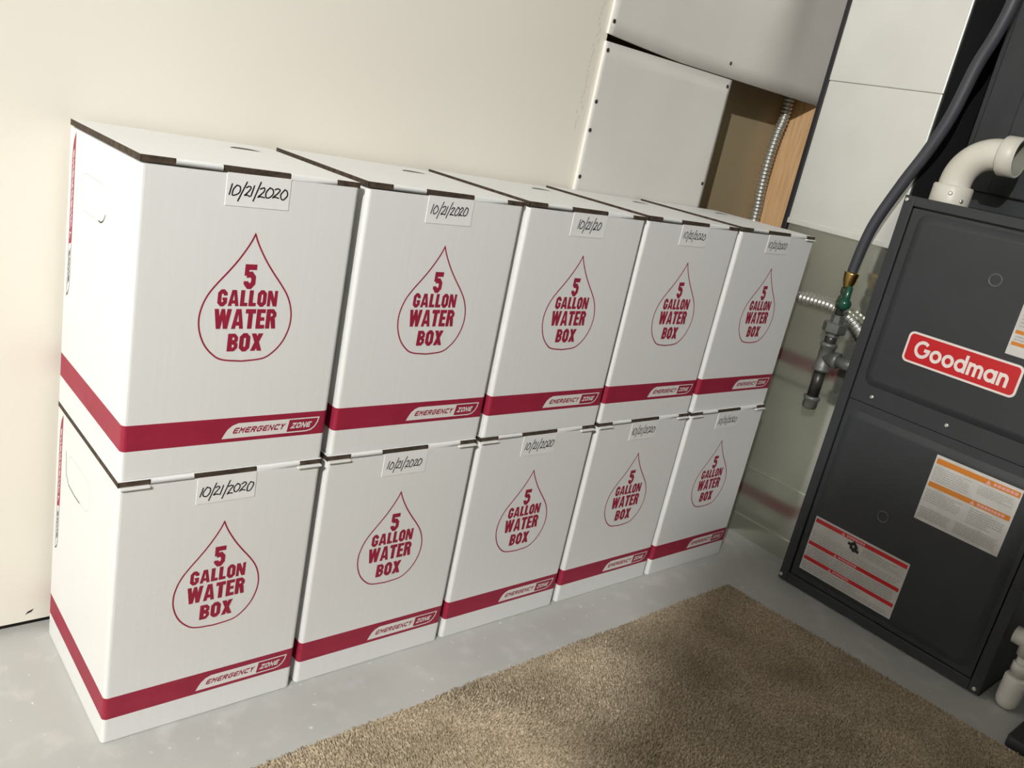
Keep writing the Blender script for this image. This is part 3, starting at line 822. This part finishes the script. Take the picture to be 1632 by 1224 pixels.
for ang, zz in ((200,.020),(238,.008)):
    a = math.radians(ang); c = Vector((math.cos(a),math.sin(a),0))
    b = MB(); b.lathe([(.0042,0),(.0042,.0015),(.0026,.003)], c*(r0+.0074)+Vector((0,0,zz)), c, 12); b.build('screw', M['screw'], elb)

# ---- condensate drain trap beside the furnace
DRO = (1.485, -0.648, 0)
dr = thing('drain_trap', 'white plastic drain trap standing on the floor at the right corner of furnace', 'pipe', DRO)
b = MB(); b.lathe([(.004,.002),(.013,.004),(.019,.010),(.0215,.020),(.0215,.070),(.0195,.073),(.014,.0735)], (0,0,0), n=28); b.build('bottom_cap', M['pvc_white'], dr)
b = MB(); b.lathe([(.0135,.070),(.0135,.132)], (0,0,0), n=24); b.lathe([(.0170,.0815),(.0170,.100),(.0150,.102)], (0,0,0), n=24); b.build('riser', M['pvc_white'], dr)
b = MB(); b.lathe([(.0178,.118),(.0178,.150),(.0175,.165),(.012,.172)], (0,0,0), n=24); b.lathe([(.0178,-.030),(.0178,.032)], (0,0,.150), (0,1,0), 24); b.build('tee', M['pvc_white'], dr)

# ---- dark slab by the furnace
b = MB(); o1 = rrect(0,-.104,.40,0,.010,6); n = len(o1)
vs = [(x,y,0.0005) for x,y in o1]+[(x,y,.019) for x,y in o1]+[(x+(.003 if x<.2 else -.003),y+(.003 if y<-.05 else -.003),.022) for x,y in o1]
for j in (0,1): b.add(vs, [(j*n+q, j*n+(q+1)%n, (j+1)*n+(q+1)%n, (j+1)*n+q) for q in range(n)], 0, True)
b.add(vs[2*n:], [tuple(range(n))]); b.add(vs[:n], [tuple(reversed(range(n)))])
o = b.build('rubber_pad', M['mat_black']); o.location = (1.352,-.694,0)
tag(o, 'dark rounded pad on the floor in the lower right corner, by the drain trap', 'pad')

# ---- gas pipe drop with tee, union and valve
GO = (1.505, -0.057, 0.395)
gas = thing('gas_pipe', 'black iron gas pipe with a tee and green valve beside the furnace', 'pipe', GO)
zz = lambda z: z-GO[2]
b = MB(); b.lathe([(.012,zz(.397)),(.0165,zz(.401)),(.0165,zz(.418)),(.0190,zz(.420)),(.0190,zz(.4265)),(.014,zz(.428))], (0,0,0), n=24); b.build('drip_cap', M['iron_light'], gas)
for za, zb in ((.425,.494),(.545,.580)):
    b = MB(); b.lathe([(.0133,zz(za)),(.0133,zz(zb))], (0,0,0), n=20); b.build('nipple', M['iron'], gas)
b = MB(); b.lathe([(.0192,zz(.489)),(.0192,zz(.496)),(.0165,zz(.498)),(.0165,zz(.546)),(.0192,zz(.548)),(.0192,zz(.556)),(.014,zz(.557))], (0,0,0), n=24)
b.lathe([(.0165,.0),(.0165,.022),(.0188,.024),(.0188,.033),(.014,.034)], (0,0,zz(.523)), (0,-1,0), 24); b.build('tee', M['iron_light'], gas)
b = MB(); b.lathe([(.0133,.03),(.0133,.0795)], (0,0,zz(.523)), (0,-1,0), 20); b.build('branch', M['iron_light'], gas)
b = MB(); b.lathe([(.0165,zz(.572)),(.0165,zz(.584))], (0,0,0), sides=8, smooth=False); b.lathe([(.0225,zz(.580)),(.0265,zz(.583)),(.0265,zz(.602)),(.0225,zz(.605))], (0,0,0), sides=6, smooth=False); b.lathe([(.0150,zz(.603)),(.0150,zz(.622))], (0,0,0), sides=8, smooth=False); b.build('union', M['iron_light'], gas)
b = MB(); b.lathe([(.0095,zz(.620)),(.0095,zz(.635)),(.0125,zz(.638)),(.0150,zz(.650)),(.0125,zz(.664)),(.0095,zz(.668)),(.0120,zz(.671)),(.0120,zz(.684))], (0,0,0), n=18); b.build('valve', M['valve'], gas)
b = MB(); b.lathe([(.0125,.008),(.0145,.014),(.0140,.022),(.0095,.028),(.003,.0305)], (0,0,zz(.651)), (-.75,-.66,0), 22); b.lathe([(.0065,0),(.0085,.012),(.0075,.038),(.004,.041)], Vector((-.013,-.0115,zz(.651))), (0.1,0.05,1), 14)
b.build('valve_handle', M['green'], gas)

hose = thing('gas_hose', 'dark grey flexible gas hose running up from brass nut past furnace corner', 'hose', (1.505,-.057,.684))
def h(p): return (p[0]-1.505, p[1]+.057, p[2]-.684)
P = catmull([h(p) for p in ((1.505,-.057,.708),(1.505,-.057,.735),(1.506,-.068,.826),(1.512,-.098,.923),(1.515,-.126,.996),(1.518,-.148,1.072),(1.52,-.163,1.168),(1.52,-.179,1.227),(1.52,-.190,1.287),(1.525,-.20,1.42),(1.53,-.21,1.62))], 10)
b = MB(); b.tube(P, [.0105+.0022*min(1,i/30) for i in range(len(P))], 18); b.build('hose_body', M['grey_rubber'], hose)
b = MB(); b.lathe([(.0095,0),(.0105,.004),(.0150,.018),(.0165,.032),(.0165,.036),(.011,.0365)], (0,0,.0), n=24, sides=12); b.build('flare_nut', M['brass'], hose)

b = MB(); P, R_ = flex([(1.544,.160,.628),(1.545,.115,.6275),(1.545,.075,.627),(1.545,.012,.6295),(1.545,-.021,.628),(1.544,-.06,.618),(1.54,-.095,.601),(1.53,-.137,.572)], .0118, .0100, .0020)
b.tube(P, R_); tag(b.build('metal_conduit', M['steel']), 'short ribbed metal conduit running sideways from duct into furnace behind gas valve', 'conduit')
